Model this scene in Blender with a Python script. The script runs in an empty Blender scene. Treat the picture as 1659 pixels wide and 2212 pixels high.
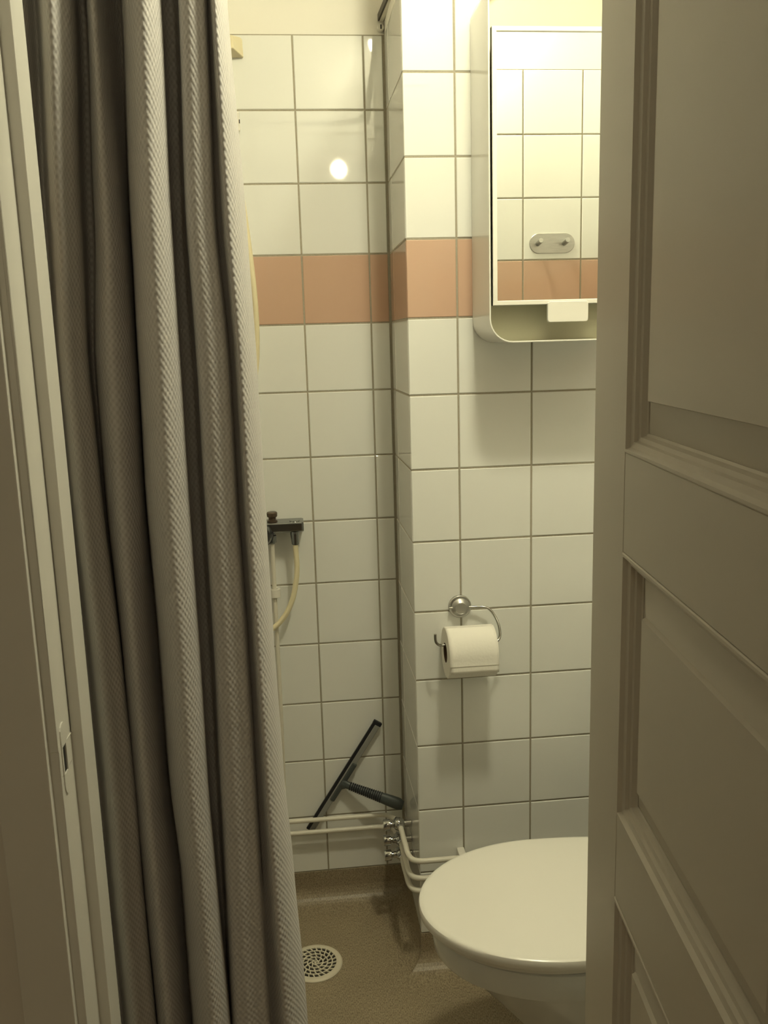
import bpy, bmesh, math, random
from mathutils import Vector, Matrix
random.seed(7)
S = bpy.context.scene
COL = S.collection
PI = math.pi

# ------------------------------------------------------------------ camera
cam_d = bpy.data.cameras.new('camera'); cam = bpy.data.objects.new('camera', cam_d); COL.objects.link(cam)
cam_d.sensor_fit = 'HORIZONTAL'; cam_d.sensor_width = 36.0; cam_d.lens = 36.0 * 1911.1 / 1659.0
cam_d.clip_start = 0.02
R_ = Vector((0.993946, -0.106190, -0.028201)); U_ = Vector((0.047634, 0.185189, 0.981548)); F_ = Vector((0.099008, 0.976949, -0.189126))
EYE = 1.415
cam.matrix_world = Matrix(((R_.x, U_.x, -F_.x, 0), (R_.y, U_.y, -F_.y, 0), (R_.z, U_.z, -F_.z, EYE), (0, 0, 0, 1)))
S.camera = cam

# ------------------------------------------------------------------ world, exposure
W = bpy.data.worlds.new('world'); S.world = W; W.use_nodes = True
W.node_tree.nodes['Background'].inputs[0].default_value = (0.9, 0.8, 0.55, 1)
W.node_tree.nodes['Background'].inputs[1].default_value = 0.012
S.view_settings.view_transform = 'Standard'; S.view_settings.look = 'None'
S.view_settings.exposure = 0.0; S.view_settings.gamma = 1.0; S.view_settings.use_curve_mapping = False
LAMP_COL = (1.0, 0.955, 0.68); LAMP_POWER = 260.0      # bathroom ceiling lamp
HALL_POWER = 90.0; HALL_MAIN = 20.0                   # hall bulb, hall ceiling lamp

# ------------------------------------------------------------------ materials
def new_mat(name):
    m = bpy.data.materials.new(name); m.use_nodes = True
    return m, m.node_tree.nodes, m.node_tree.links, m.node_tree.nodes['Principled BSDF']
def mat(name, col, rough=0.5, metal=0.0, bump=0.0, scale=50.0, spec=0.5, vary=0.0, coords='Object', stretch=(1, 1, 1), coat=0.0):
    m, N, L, B = new_mat(name)
    B.inputs['Base Color'].default_value = (*col, 1); B.inputs['Roughness'].default_value = rough
    B.inputs['Metallic'].default_value = metal; B.inputs['Specular IOR Level'].default_value = spec
    B.inputs['Coat Weight'].default_value = coat; B.inputs['Coat Roughness'].default_value = 0.08
    if bump or vary:
        tc = N.new('ShaderNodeTexCoord'); mp = N.new('ShaderNodeMapping'); mp.inputs['Scale'].default_value = stretch
        nz = N.new('ShaderNodeTexNoise'); nz.inputs['Scale'].default_value = scale; nz.inputs['Detail'].default_value = 3
        L.new(tc.outputs[coords], mp.inputs[0]); L.new(mp.outputs[0], nz.inputs['Vector'])
        if bump:
            bp = N.new('ShaderNodeBump'); bp.inputs['Strength'].default_value = bump; bp.inputs['Distance'].default_value = 0.002
            L.new(nz.outputs['Fac'], bp.inputs['Height']); L.new(bp.outputs[0], B.inputs['Normal'])
        if vary:
            mx = N.new('ShaderNodeMix'); mx.data_type = 'RGBA'
            mx.inputs[6].default_value = (*[c * (1 - vary) for c in col], 1); mx.inputs[7].default_value = (*[min(1, c * (1 + vary)) for c in col], 1)
            L.new(nz.outputs['Fac'], mx.inputs[0]); L.new(mx.outputs[2], B.inputs['Base Color'])
    return m
M = {}
M['tile'] = mat('white_glazed_tile', (0.83, 0.83, 0.79), 0.035, bump=0.035, scale=9, spec=0.5)
M['pink'] = mat('salmon_glazed_tile', (0.59, 0.395, 0.29), 0.035, bump=0.035, scale=9, spec=0.5)
M['grout'] = mat('grey_grout', (0.37, 0.335, 0.26), 0.9, bump=0.5, scale=220, vary=0.12)
M['plaster'] = mat('cream_plaster', (0.85, 0.82, 0.74), 0.75, bump=0.25, scale=30)
M['paint'] = mat('white_gloss_paint', (0.70, 0.68, 0.62), 0.38, bump=0.08, scale=60)
M['doorpaint'] = mat('door_paint', (0.66, 0.615, 0.535), 0.42, bump=0.05, scale=70)
M['hallwall'] = mat('hall_wall_paint', (0.66, 0.62, 0.55), 0.7, bump=0.1, scale=40)
M['hallfloor'] = mat('hall_floor_wood', (0.30, 0.20, 0.12), 0.45, vary=0.3, scale=6, stretch=(12, 1, 1))
M['ceramic'] = mat('white_porcelain', (0.76, 0.76, 0.72), 0.12, coat=0.3)
M['lid'] = mat('white_lid_plastic', (0.86, 0.835, 0.765), 0.22)
M['chrome'] = mat('chrome', (0.52, 0.52, 0.51), 0.10, metal=1.0)
M['oldchrome'] = mat('dulled_chrome', (0.27, 0.28, 0.285), 0.2, metal=1.0, vary=0.15, scale=60)
M['dullsteel'] = mat('dull_polished_steel', (0.40, 0.39, 0.36), 0.2, metal=1.0)
M['steel'] = mat('brushed_steel', (0.50, 0.49, 0.47), 0.34, metal=1.0, vary=0.15, scale=40, stretch=(1, 1, 8))
M['bronze'] = mat('browned_knob_metal', (0.12, 0.085, 0.06), 0.3, metal=0.6)
M['pipe'] = mat('cream_painted_pipe', (0.74, 0.70, 0.60), 0.35)
M['plastic'] = mat('white_plastic', (0.78, 0.75, 0.68), 0.3)
M['hose'] = mat('yellowed_hose_plastic', (0.78, 0.70, 0.47), 0.35)
M['cabinet'] = mat('white_enamel', (0.80, 0.79, 0.73), 0.18)
M['recess'] = mat('shaded_cabinet_enamel', (0.56, 0.55, 0.40), 0.35)  # enamel darkened to olive; the recess shade is put into the colour
M['mirror'] = mat('mirror_silver', (0.93, 0.94, 0.92), 0.0, metal=1.0)
M['black'] = mat('black_rubber', (0.012, 0.013, 0.018), 0.45)
M['grey'] = mat('dark_grey_plastic', (0.065, 0.075, 0.074), 0.45)
M['midgrey'] = mat('grey_plastic', (0.27, 0.27, 0.25), 0.4)
M['hole'] = mat('hollow_shade', (0.02, 0.017, 0.013), 0.9)  # near-black, shade inside holes is put into the colour
M['paper'] = mat('white_tissue', (0.84, 0.81, 0.74), 0.95, bump=0.18, scale=200)
M['card'] = mat('brown_card', (0.10, 0.06, 0.035), 0.9)
M['drain'] = mat('cream_drain_plastic', (0.72, 0.66, 0.52), 0.4)
M['railwhite'] = mat('white_rail', (0.75, 0.72, 0.62), 0.35)
M['raildark'] = mat('dark_rail_groove', (0.05, 0.04, 0.025), 0.5)

def vinyl():
    m, N, L, B = new_mat('speckled_vinyl'); B.inputs['Roughness'].default_value = 0.42
    tc = N.new('ShaderNodeTexCoord')
    def noise(sc, stretch, det=3):
        mp = N.new('ShaderNodeMapping'); mp.inputs['Scale'].default_value = stretch
        nz = N.new('ShaderNodeTexNoise'); nz.inputs['Scale'].default_value = sc; nz.inputs['Detail'].default_value = det
        L.new(tc.outputs['Object'], mp.inputs[0]); L.new(mp.outputs[0], nz.inputs['Vector']); return nz
    a = noise(620, (1, .30, .5)); b = noise(520, (1, .28, .5)); c = noise(7, (1, 1, 1))
    r1 = N.new('ShaderNodeValToRGB'); e = r1.color_ramp.elements
    e[0].position = .36; e[0].color = (0.21, 0.163, 0.103, 1); e[1].position = .62; e[1].color = (0.41, 0.335, 0.225, 1)
    L.new(a.outputs['Fac'], r1.inputs[0])
    r2 = N.new('ShaderNodeValToRGB'); e = r2.color_ramp.elements
    e[0].position = .30; e[0].color = (0.45, 0.4, 0.33, 1); e[1].position = .40; e[1].color = (1, 1, 1, 1)
    L.new(b.outputs['Fac'], r2.inputs[0])
    mx = N.new('ShaderNodeMix'); mx.data_type = 'RGBA'; mx.blend_type = 'MULTIPLY'; mx.inputs[0].default_value = 1
    L.new(r1.outputs[0], mx.inputs[6]); L.new(r2.outputs[0], mx.inputs[7])
    r3 = N.new('ShaderNodeValToRGB'); e = r3.color_ramp.elements
    e[0].position = .3; e[0].color = (.86, .86, .86, 1); e[1].position = .7; e[1].color = (1, 1, 1, 1); L.new(c.outputs['Fac'], r3.inputs[0])
    m2 = N.new('ShaderNodeMix'); m2.data_type = 'RGBA'; m2.blend_type = 'MULTIPLY'; m2.inputs[0].default_value = 1
    L.new(mx.outputs[2], m2.inputs[6]); L.new(r3.outputs[0], m2.inputs[7]); L.new(m2.outputs[2], B.inputs['Base Color'])
    bp = N.new('ShaderNodeBump'); bp.inputs['Strength'].default_value = .12; bp.inputs['Distance'].default_value = .001
    L.new(a.outputs['Fac'], bp.inputs['Height']); L.new(bp.outputs[0], B.inputs['Normal'])
    return m
M['vinyl'] = vinyl()

def waffle():
    """honeycomb weave: staggered rows of little pillows, on arc-length / height UVs (metres)"""
    m, N, L, B = new_mat('grey_waffle_cloth'); B.inputs['Roughness'].default_value = 0.7
    B.inputs['Sheen Weight'].default_value = 0.12
    uv = N.new('ShaderNodeUVMap'); uv.uv_map = 'cloth'
    sp = N.new('ShaderNodeSeparateXYZ'); L.new(uv.outputs[0], sp.inputs[0])
    def mth(op, a, b=None):
        n = N.new('ShaderNodeMath'); n.operation = op
        for i, v in enumerate((a, b)):
            if v is None: continue
            if isinstance(v, (int, float)): n.inputs[i].default_value = v
            else: L.new(v, n.inputs[i])
        return n.outputs[0]
    k = 2 * PI / 0.0062; kz = 2 * PI / 0.0100
    u = mth('MULTIPLY', sp.outputs[0], k); v = mth('MULTIPLY', sp.outputs[1], kz)
    h = mth('MULTIPLY', mth('COSINE', u), mth('COSINE', v))          # checker of bumps = staggered rows
    h = mth('ADD', mth('MULTIPLY', h, 0.5), 0.5)
    h = mth('POWER', h, 0.8)
    bp = N.new('ShaderNodeBump'); bp.inputs['Strength'].default_value = 0.55; bp.inputs['Distance'].default_value = 0.0014
    L.new(h, bp.inputs['Height']); L.new(bp.outputs[0], B.inputs['Normal'])
    mx = N.new('ShaderNodeMix'); mx.data_type = 'RGBA'
    mx.inputs[6].default_value = (0.46, 0.438, 0.417, 1); mx.inputs[7].default_value = (0.59, 0.565, 0.54, 1)
    L.new(h, mx.inputs[0]); L.new(mx.outputs[2], B.inputs['Base Color'])
    return m
M['cloth'] = waffle()

def emit(name, col, power):
    m, N, L, B = new_mat(name)
    B.inputs['Base Color'].default_value = (.9, .9, .85, 1)
    B.inputs['Emission Color'].default_value = (*col, 1); B.inputs['Emission Strength'].default_value = power
    return m
M['globe'] = emit('lit_opal_glass', LAMP_COL, LAMP_POWER)
M['hallglass'] = emit('lit_hall_glass', (1.0, 0.90, 0.62), HALL_MAIN)
M['bulb'] = emit('lit_hall_bulb', (1.0, 0.88, 0.60), HALL_POWER)

# ------------------------------------------------------------------ mesh helpers
class MB:
    def __init__(s): s.v = []; s.f = []; s.smooth = []
    def add(s, vs, fs, smooth=False):
        o = len(s.v); s.v += [tuple(p) for p in vs]
        for f in fs: s.f.append(tuple(i + o for i in f)); s.smooth.append(smooth)
        return s
    def box(s, a, b):
        (x0, y0, z0), (x1, y1, z1) = a, b
        return s.add([(x0, y0, z0), (x1, y0, z0), (x1, y1, z0), (x0, y1, z0), (x0, y0, z1), (x1, y0, z1), (x1, y1, z1), (x0, y1, z1)],
                     [(0, 3, 2, 1), (4, 5, 6, 7), (0, 1, 5, 4), (1, 2, 6, 5), (2, 3, 7, 6), (3, 0, 4, 7)])
    def tube(s, pts, r, n=14, closed=False, caps=True, rs=None):
        pts = [Vector(p) for p in pts]; N_ = len(pts); rings = []
        t0 = (pts[1] - pts[0]).normalized()
        nrm = t0.orthogonal().normalized()
        for i, p in enumerate(pts):
            if closed: t = (pts[(i + 1) % N_] - pts[i - 1]).normalized()
            else: t = (pts[min(i + 1, N_ - 1)] - pts[max(i - 1, 0)]).normalized()
            nrm = (nrm - t * nrm.dot(t)).normalized(); bi = t.cross(nrm)
            rr = rs[i] if rs else r
            rings.append([p + (nrm * math.cos(2 * PI * k / n) + bi * math.sin(2 * PI * k / n)) * rr for k in range(n)])
        vs = [q for ring in rings for q in ring]; fs = []
        for i in range(N_ if closed else N_ - 1):
            j = (i + 1) % N_
            for k in range(n): fs.append((i * n + k, i * n + (k + 1) % n, j * n + (k + 1) % n, j * n + k))
        s.add(vs, fs, True)
        if caps and not closed:
            s.add(rings[0], [tuple(range(n))[::-1]]); s.add(rings[-1], [tuple(range(n))])
        return s
    def lathe(s, origin, axis, prof, n=32, smooth=True):
        """prof: list of (distance along axis, radius)"""
        o = Vector(origin); a = Vector(axis).normalized(); e = a.orthogonal().normalized(); g = a.cross(e)
        vs = []; fs = []
        for (d, r) in prof:
            for k in range(n):
                th = 2 * PI * k / n; vs.append(o + a * d + (e * math.cos(th) + g * math.sin(th)) * max(r, 1e-5))
        for i in range(len(prof) - 1):
            for k in range(n): fs.append((i * n + k, i * n + (k + 1) % n, (i + 1) * n + (k + 1) % n, (i + 1) * n + k))
        return s.add(vs, fs, smooth)
    def prism(s, poly, z0, z1):
        """poly: xy outline (counter-clockwise) extruded in z"""
        n = len(poly)
        vs = [(x, y, z0) for x, y in poly] + [(x, y, z1) for x, y in poly]
        fs = [tuple(range(n))[::-1], tuple(range(n, 2 * n))] + [(i, (i + 1) % n, n + (i + 1) % n, n + i) for i in range(n)]
        return s.add(vs, fs)
    def loft(s, rings, smooth=True, cap0=True, cap1=True):
        n = len(rings[0]); vs = [q for r in rings for q in r]; fs = []
        for i in range(len(rings) - 1):
            for k in range(n): fs.append((i * n + k, i * n + (k + 1) % n, (i + 1) * n + (k + 1) % n, (i + 1) * n + k))
        s.add(vs, fs, smooth)
        if cap0: s.add(rings[0], [tuple(range(n))[::-1]], smooth)
        if cap1: s.add(rings[-1], [tuple(range(n))], smooth)
        return s
    def xform(s, m): s.v = [tuple(m @ Vector(p)) for p in s.v]; return s
    def mesh(s, name, bevel=0.0, seg=2, merge=True):
        me = bpy.data.meshes.new(name); me.from_pydata(s.v, [], s.f)
        me.polygons.foreach_set('use_smooth', s.smooth)
        bm = bmesh.new(); bm.from_mesh(me)
        if merge: bmesh.ops.remove_doubles(bm, verts=bm.verts, dist=1e-6)
        if bevel:
            ed = [e for e in bm.edges if len(e.link_faces) == 2 and e.calc_face_angle(0) > 0.5]
            bmesh.ops.bevel(bm, geom=ed, offset=bevel, segments=seg, affect='EDGES', profile=0.5, clamp_overlap=True)
        bmesh.ops.recalc_face_normals(bm, faces=bm.faces)
        for e in bm.edges:
            if len(e.link_faces) == 2 and e.calc_face_angle(0) > 0.6: e.smooth = False
        bm.to_mesh(me); bm.free()
        return me

def link(name, me, m, parent=None):
    o = bpy.data.objects.new(name, me); COL.objects.link(o)
    if m is not None and not me.materials: me.materials.append(m if not isinstance(m, str) else M[m])
    if parent is not None:
        o.parent = parent; o.matrix_parent_inverse = parent.matrix_world.inverted()
    return o
def build(mb, name, m, parent=None, bevel=0.0, seg=2):
    return link(name, mb.mesh(name, bevel, seg), m, parent)
def tag(o, label, cat, group=None):
    o['label'] = label; o['category'] = cat
    if group: o['group'] = group
    return o
def thing(name, loc, label, cat, group=None):
    e = bpy.data.objects.new(name, None); COL.objects.link(e); e.empty_display_size = .02
    e.matrix_world = Matrix.Translation(loc); return tag(e, label, cat, group)
def struct(o): o['kind'] = 'structure'; return o
def catmull(P, n=8):
    P = [Vector(p) for p in P]; Q = [P[0] * 2 - P[1]] + P + [P[-1] * 2 - P[-2]]; out = []
    for i in range(1, len(Q) - 2):
        a, b, c, d = Q[i - 1:i + 3]
        for k in range(n):
            t = k / n
            out.append(.5 * ((2 * b) + (c - a) * t + (2 * a - 5 * b + 4 * c - d) * t * t + (3 * b - a - 3 * c + d) * t ** 3))
    out.append(P[-1]); return out

# ------------------------------------------------------------------ dimensions (metres)
T = 0.153                       # tile pitch
ZK = [EYE + 0.5022 - T * k for k in range(-1, 13)]      # joint heights, top edge first
Z_TOP = ZK[0]; Z_BOT = ZK[-1]   # 2.07 / 0.08
Y_BACK, Y_BOX, Y_FRONT = 2.073, 1.793, 0.97
X_LEFT, X_BOX, X_RIGHT = -0.62, 0.24, 0.86
CEIL = 2.47; GAP = 0.0036; TH = 0.0014; TT = 0.0065
PINK_ROW = 3                    # row between ZK[3] and ZK[4]

# ------------------------------------------------------------------ room shell
struct(build(MB().box((X_LEFT - .1, 0.80, -.08), (X_RIGHT + .1, Y_BACK + .1, 0)), 'floor', 'vinyl'))
struct(build(MB().box((-1.3, -2.1, -.08), (1.5, 0.80, 0)), 'floor_hall', 'hallfloor'))
struct(build(MB().box((-1.3, -2.1, CEIL), (1.5, Y_BACK + .1, CEIL + .06)), 'ceiling', 'plaster'))
wall_back = struct(build(MB().box((X_LEFT - .1, Y_BACK + TH, 0), (X_BOX + .1, Y_BACK + .1, CEIL)), 'wall_back', 'grout'))
wall_box = struct(build(MB().box((X_BOX + TH, Y_BOX + TH, 0), (X_RIGHT + .1, Y_BACK + .05, CEIL)), 'wall_box', 'grout'))
wall_left = struct(build(MB().box((X_LEFT - .1, 0.88, 0), (X_LEFT - TH, Y_BACK + TH, CEIL)), 'wall_left', 'grout'))
wall_right = struct(build(MB().box((X_RIGHT + TH, 0.88, 0), (X_RIGHT + .1, Y_BOX + TH, CEIL)), 'wall_right', 'grout'))
OPX0, OPX1, OPZ = -0.30, 0.42, 2.10
fr = MB().box((-1.3, .877, 0), (OPX0, Y_FRONT - .006, CEIL)).box((OPX1, .877, 0), (1.5, Y_FRONT - .006, CEIL)).box((OPX0, .877, OPZ), (OPX1, Y_FRONT - .006, CEIL))
wall_front = struct(build(fr, 'wall_front', 'hallwall'))
struct(build(MB().box((-1.3, -2.1, 0), (-1.2, .877, CEIL)), 'wall_hall_left', 'hallwall'))
struct(build(MB().box((1.4, -2.1, 0), (1.5, .877, CEIL)), 'wall_hall_right', 'hallwall'))
struct(build(MB().box((-1.2, -2.1, 0), (1.4, -2.0, CEIL)), 'wall_hall_back', 'hallwall'))
# plaster above the tiles
build(MB().box((X_LEFT, Y_BACK + .0008, Z_TOP), (X_BOX, Y_BACK + TH, CEIL)), 'plaster', 'plaster', wall_back)
build(MB().box((X_BOX + .0008, Y_BOX + .0008, Z_TOP), (X_BOX + TH, Y_BACK, CEIL)).box((X_BOX + TH, Y_BOX + .0008, Z_TOP), (X_RIGHT, Y_BOX + TH, CEIL)), 'plaster', 'plaster', wall_box)
build(MB().box((X_LEFT - TH, Y_FRONT, Z_TOP), (X_LEFT - .0008, Y_BACK, CEIL)), 'plaster', 'plaster', wall_left)
build(MB().box((X_RIGHT + .0008, Y_FRONT, Z_TOP), (X_RIGHT + TH, Y_BOX, CEIL)), 'plaster', 'plaster', wall_right)
build(MB().box((X_LEFT, Y_FRONT - .006, Z_TOP + .04), (X_RIGHT, Y_FRONT - .0008, CEIL)).box((X_LEFT, Y_FRONT - .006, Z_TOP), (OPX0, Y_FRONT - .0008, Z_TOP + .04)).box((OPX1, Y_FRONT - .006, Z_TOP), (X_RIGHT, Y_FRONT - .0008, Z_TOP + .04)), 'plaster', 'plaster', wall_front)
# grout bed behind the tiles of the doorway wall
build(MB().box((X_LEFT, Y_FRONT - .006, 0), (OPX0, Y_FRONT - TH, Z_TOP)).box((OPX1, Y_FRONT - .006, 0), (X_RIGHT, Y_FRONT - TH, Z_TOP)), 'grout_bed', 'grout', wall_front)

# tiles: every tile its own object
TILE_ME = {}
def tile_mesh(w, h, pink):
    key = (round(w, 4), round(h, 4), pink)
    if key not in TILE_ME:
        a, b, t, c = w / 2, h / 2, TT, .0014
        v = [(-a, 0, -b), (a, 0, -b), (a, 0, b), (-a, 0, b),
             (-a, -t + c, -b), (a, -t + c, -b), (a, -t + c, b), (-a, -t + c, b),
             (-a + c * .35, -t + c * .35, -b + c * .35), (a - c * .35, -t + c * .35, -b + c * .35), (a - c * .35, -t + c * .35, b - c * .35), (-a + c * .35, -t + c * .35, b - c * .35),
             (-a + c, -t, -b + c), (a - c, -t, -b + c), (a - c, -t, b - c), (-a + c, -t, b - c)]
        f = [(12, 13, 14, 15)]
        for lo in (0, 4, 8):
            for k in range(4): f.append((lo + k, lo + (k + 1) % 4, lo + 4 + (k + 1) % 4, lo + 4 + k))
        me = bpy.data.meshes.new('tile'); me.from_pydata(v, [], f); me.materials.append(M['pink' if pink else 'tile'])
        TILE_ME[key] = me
    return TILE_ME[key]
def tile_wall(parent, origin, along, normal, joints):
    """origin: point on the finished wall face at z 0; along: unit vector; joints: distances of the vertical joints"""
    o = Vector(origin); a = Vector(along); n = Vector(normal)
    rot = Matrix((a, -n, Vector((0, 0, 1)))).transposed()
    for c in range(len(joints) - 1):
        w = joints[c + 1] - joints[c] - GAP
        for r in range(len(ZK) - 1):
            h = ZK[r] - ZK[r + 1] - GAP
            me = tile_mesh(w, h, r == PINK_ROW)
            t = bpy.data.objects.new('tile', me); COL.objects.link(t)
            p = o + a * (joints[c] + joints[c + 1]) / 2 - n * TT + Vector((0, 0, (ZK[r] + ZK[r + 1]) / 2))
            e = Matrix.Rotation(random.gauss(0, .0022), 4, 'X') @ Matrix.Rotation(random.gauss(0, .0022), 4, 'Z')
            t.matrix_world = Matrix.Translation(p) @ rot.to_4x4() @ e
            t.parent = parent
xa = 0.0402
jb = [X_LEFT] + [xa - T * k for k in range(4, -1, -1)] + [xa + T, X_BOX - .003]
tile_wall(wall_back, (0, Y_BACK, 0), (1, 0, 0), (0, -1, 0), jb)
xc = 0.3413
jf = [X_BOX - .001] + [xc + T * k for k in range(4)] + [X_RIGHT]
tile_wall(wall_box, (0, Y_BOX, 0), (1, 0, 0), (0, -1, 0), jf)
tile_wall(wall_box, (X_BOX, 0, 0), (0, -1, 0), (-1, 0, 0), [-(Y_BACK - .004), -(Y_BOX + .213), -(Y_BOX + .001)])
tile_wall(wall_left, (X_LEFT, 0, 0), (0, 1, 0), (1, 0, 0), [Y_FRONT] + [Y_BACK - T * k for k in range(7, -1, -1)])
tile_wall(wall_right, (X_RIGHT, 0, 0), (0, -1, 0), (-1, 0, 0), [-Y_BOX + T * k for k in range(6)] + [-Y_FRONT])
tile_wall(wall_front, (0, Y_FRONT, 0), (-1, 0, 0), (0, 1, 0), [-X_RIGHT, -.768, -.6145, -.461, -.425])
tile_wall(wall_front, (0, Y_FRONT, 0), (-1, 0, 0), (0, 1, 0), [.305, .46, -X_LEFT])

# vinyl coved skirting
def cove(name, path):
    """path: wall line (xy), room on its right-hand side; mitred at the corners"""
    prof = [(0.0, Z_BOT - .001), (0.0030, Z_BOT - .001), (0.0035, .045)]
    for k in range(1, 9):
        th = k / 8 * PI / 2; prof.append((.0035 + .040 * (1 - math.cos(th)), .0445 - .0430 * math.sin(th)))
    prof += [(.060, .0008), (.085, .00025), (.085, 0.0001), (0, .0001)]
    P_ = [Vector((*p, 0)) for p in path]; rings = []
    for i, p in enumerate(P_):
        ds = []
        if i: ds.append((p - P_[i - 1]).normalized())
        if i < len(P_) - 1: ds.append((P_[i + 1] - p).normalized())
        ns = [Vector((d.y, -d.x, 0)) for d in ds]
        off = ns[0] if len(ns) == 1 else (ns[0] + ns[1]) / (1 + ns[0].dot(ns[1]))
        rings.append([p + off * d + Vector((0, 0, z)) for d, z in prof])
    return struct(build(MB().loft(rings, False), name, 'vinyl'))
g = TH
cove('baseboard_back', [(X_LEFT - g, Y_FRONT - g), (X_LEFT - g, Y_BACK + g), (X_BOX + g, Y_BACK + g), (X_BOX + g, Y_BOX + g), (X_RIGHT + g, Y_BOX + g), (X_RIGHT + g, Y_FRONT - g)])

# ------------------------------------------------------------------ door frame
jl = [(-.315, .865), (-.2625, .865), (-.2625, .875), (-.253, .875), (-.253, .925), (-.2405, .925), (-.2405, .970), (-.304, .970), (-.304, .876), (-.315, .876)]
HOLE = (0.981, 1.011)
def jamb_with_hole():
    m = MB()
    for z0, z1 in ((0, HOLE[0]), (HOLE[1], 2.10)): m.prism(jl, z0, z1)
    back = [(-.315, .865), (-.2625, .865), (-.2625, .875), (-.258, .875), (-.258, .886), (-.275, .886), (-.275, .899), (-.253, .899), (-.253, .925), (-.2405, .925), (-.2405, .970), (-.304, .970), (-.304, .876), (-.315, .876)]
    back[3] = (-.253, .875); back[4] = (-.253, .886)
    m.prism(back, *HOLE); return m
trim_l = struct(build(jamb_with_hole(), 'trim_1', 'paint', bevel=.0012))
# strike plate painted over on the rebate
sp = MB(); zc0, zc1 = .958, 1.036
pts = []
for k in range(9): th = PI * k / 8; pts.append((.893 + .010 * math.cos(th), zc1 - .010 + .010 * math.sin(th)))
for k in range(9): th = PI + PI * k / 8; pts.append((.893 + .010 * math.cos(th), zc0 + .010 + .010 * math.sin(th)))
def plate_ring():
    m = MB(); hole = [(.899, HOLE[1]), (.886, HOLE[1]), (.886, HOLE[0]), (.899, HOLE[0])]
    bm = bmesh.new()
    def loop(ps): 
        vs = [bm.verts.new((-.2518, y, z)) for y, z in ps]; return [bm.edges.new((vs[i], vs[(i + 1) % len(vs)])) for i in range(len(vs))]
    ed = loop(pts) + loop(hole)
    bmesh.ops.triangle_fill(bm, use_beauty=True, use_dissolve=False, edges=ed)
    r = bmesh.ops.extrude_face_region(bm, geom=bm.faces[:])
    for v in [g for g in r['geom'] if isinstance(g, bmesh.types.BMVert)]: v.co.x -= .0014
    bmesh.ops.recalc_face_normals(bm, faces=bm.faces)
    me = bpy.data.meshes.new('strike_plate'); bm.to_mesh(me); bm.free(); return me
link('strike_plate', plate_ring(), 'paint', trim_l)
build(MB().box((-.2745, .8865, HOLE[0] + .0005), (-.2532, .8985, HOLE[1] - .0005)), 'strike_hole_shade', 'hole', trim_l)  # solid near-black box stands for the shade inside the strike hole
jr = [(.360, .875), (.3695, .875), (.3695, .865), (.425, .865), (.425, .876), (.424, .876), (.424, .970), (.3475, .970), (.3475, .925), (.360, .925)]
struct(build(MB().prism(jr, 0, 2.10), 'trim_2', 'paint', bevel=.0012))
struct(build(MB().box((-.253, .875, 2.058), (.360, .925, 2.10)).box((-.2405, .925, 2.046), (.3475, .970, 2.10)).box((-.315, .865, 2.068), (.425, .876, 2.14)), 'trim_3', 'paint', bevel=.0012))
struct(build(MB().box((-.2525, .878, 0.0004), (.3595, .969, .012)), 'trim_4', 'hallfloor', bevel=.003))

# ------------------------------------------------------------------ door leaf (opened outwards, hinged on the right jamb)
ang = math.radians(5.6)
e1 = Vector((-math.sin(ang), -math.cos(ang), 0)); e2 = Vector((math.cos(ang), -math.sin(ang), 0)); e3 = Vector((0, 0, 1))
HP = Vector((.3108, .885, 0))
DM = Matrix(((e1.x, e2.x, e3.x, HP.x), (e1.y, e2.y, e3.y, HP.y), (e1.z, e2.z, e3.z, HP.z), (0, 0, 0, 1)))   # local (s, depth, z)
door = bpy.data.objects.new('door_1', None); COL.objects.link(door); door.matrix_world = Matrix.Translation(HP); struct(door)
DW, DT = .60, .040
def dpart(mb, name, m='doorpaint', bevel=0.0008, parent=None): return build(mb.xform(DM), name, m, parent or door, bevel, 1)
ST = .114
RAILS = [(.016, .20), (.862, .952), (1.217, 1.310), (1.93, 2.052)]
dpart(MB().box((0, 0, .016), (ST, DT, 2.052)), 'stile')
dpart(MB().box((DW - ST, 0, .016), (DW, DT, 2.052)), 'stile')
for z0, z1 in RAILS: dpart(MB().box((ST, .0003, z0), (DW - ST, DT - .0003, z1)), 'rail')
def frame_sweep(prof, s0, s1, z0, z1):
    """closed mitred frame; prof = (inset, depth)"""
    m = MB(); k = len(prof); vs = []
    for (cs, cz, ds, dz) in ((s0, z0, 1, 1), (s1, z0, -1, 1), (s1, z1, -1, -1), (s0, z1, 1, -1)):
        vs += [(cs + ds * w, d, cz + dz * w) for w, d in prof]
    fs = []
    for c in range(4):
        for i in range(k - 1): fs.append((c * k + i, c * k + i + 1, ((c + 1) % 4) * k + i + 1, ((c + 1) % 4) * k + i))
    return m.add(vs, fs)
MPROF = [(0, .020), (0, 0), (.001, -.0008), (.0035, -.0008), (.0055, .0035), (.0075, .0042), (.0105, .0050), (.0115, .0085), (.0150, .0095), (.0165, .0140), (.0185, .0150), (.0185, .020)]
for i in range(3):
    z0, z1 = RAILS[i][1], RAILS[i + 1][0]; s0, s1 = ST, DW - ST
    dpart(frame_sweep(MPROF, s0, s1, z0, z1), 'moulding', bevel=0)
    PP = [(.012, .026), (.012, .0160), (.0185, .0160), (.048, .0085), (.0495, .0045)]
    pm = frame_sweep(PP, s0, s1, z0, z1)
    w, d = PP[-1]
    pm.add([(s0 + w, d, z0 + w), (s1 - w, d, z0 + w), (s1 - w, d, z1 - w), (s0 + w, d, z1 - w)], [(0, 1, 2, 3)])
    w, d = PP[0]
    pm.add([(s0 + w, d, z0 + w), (s1 - w, d, z0 + w), (s1 - w, d, z1 - w), (s0 + w, d, z1 - w)], [(3, 2, 1, 0)])
    dpart(pm, 'panel', bevel=0)
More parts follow.
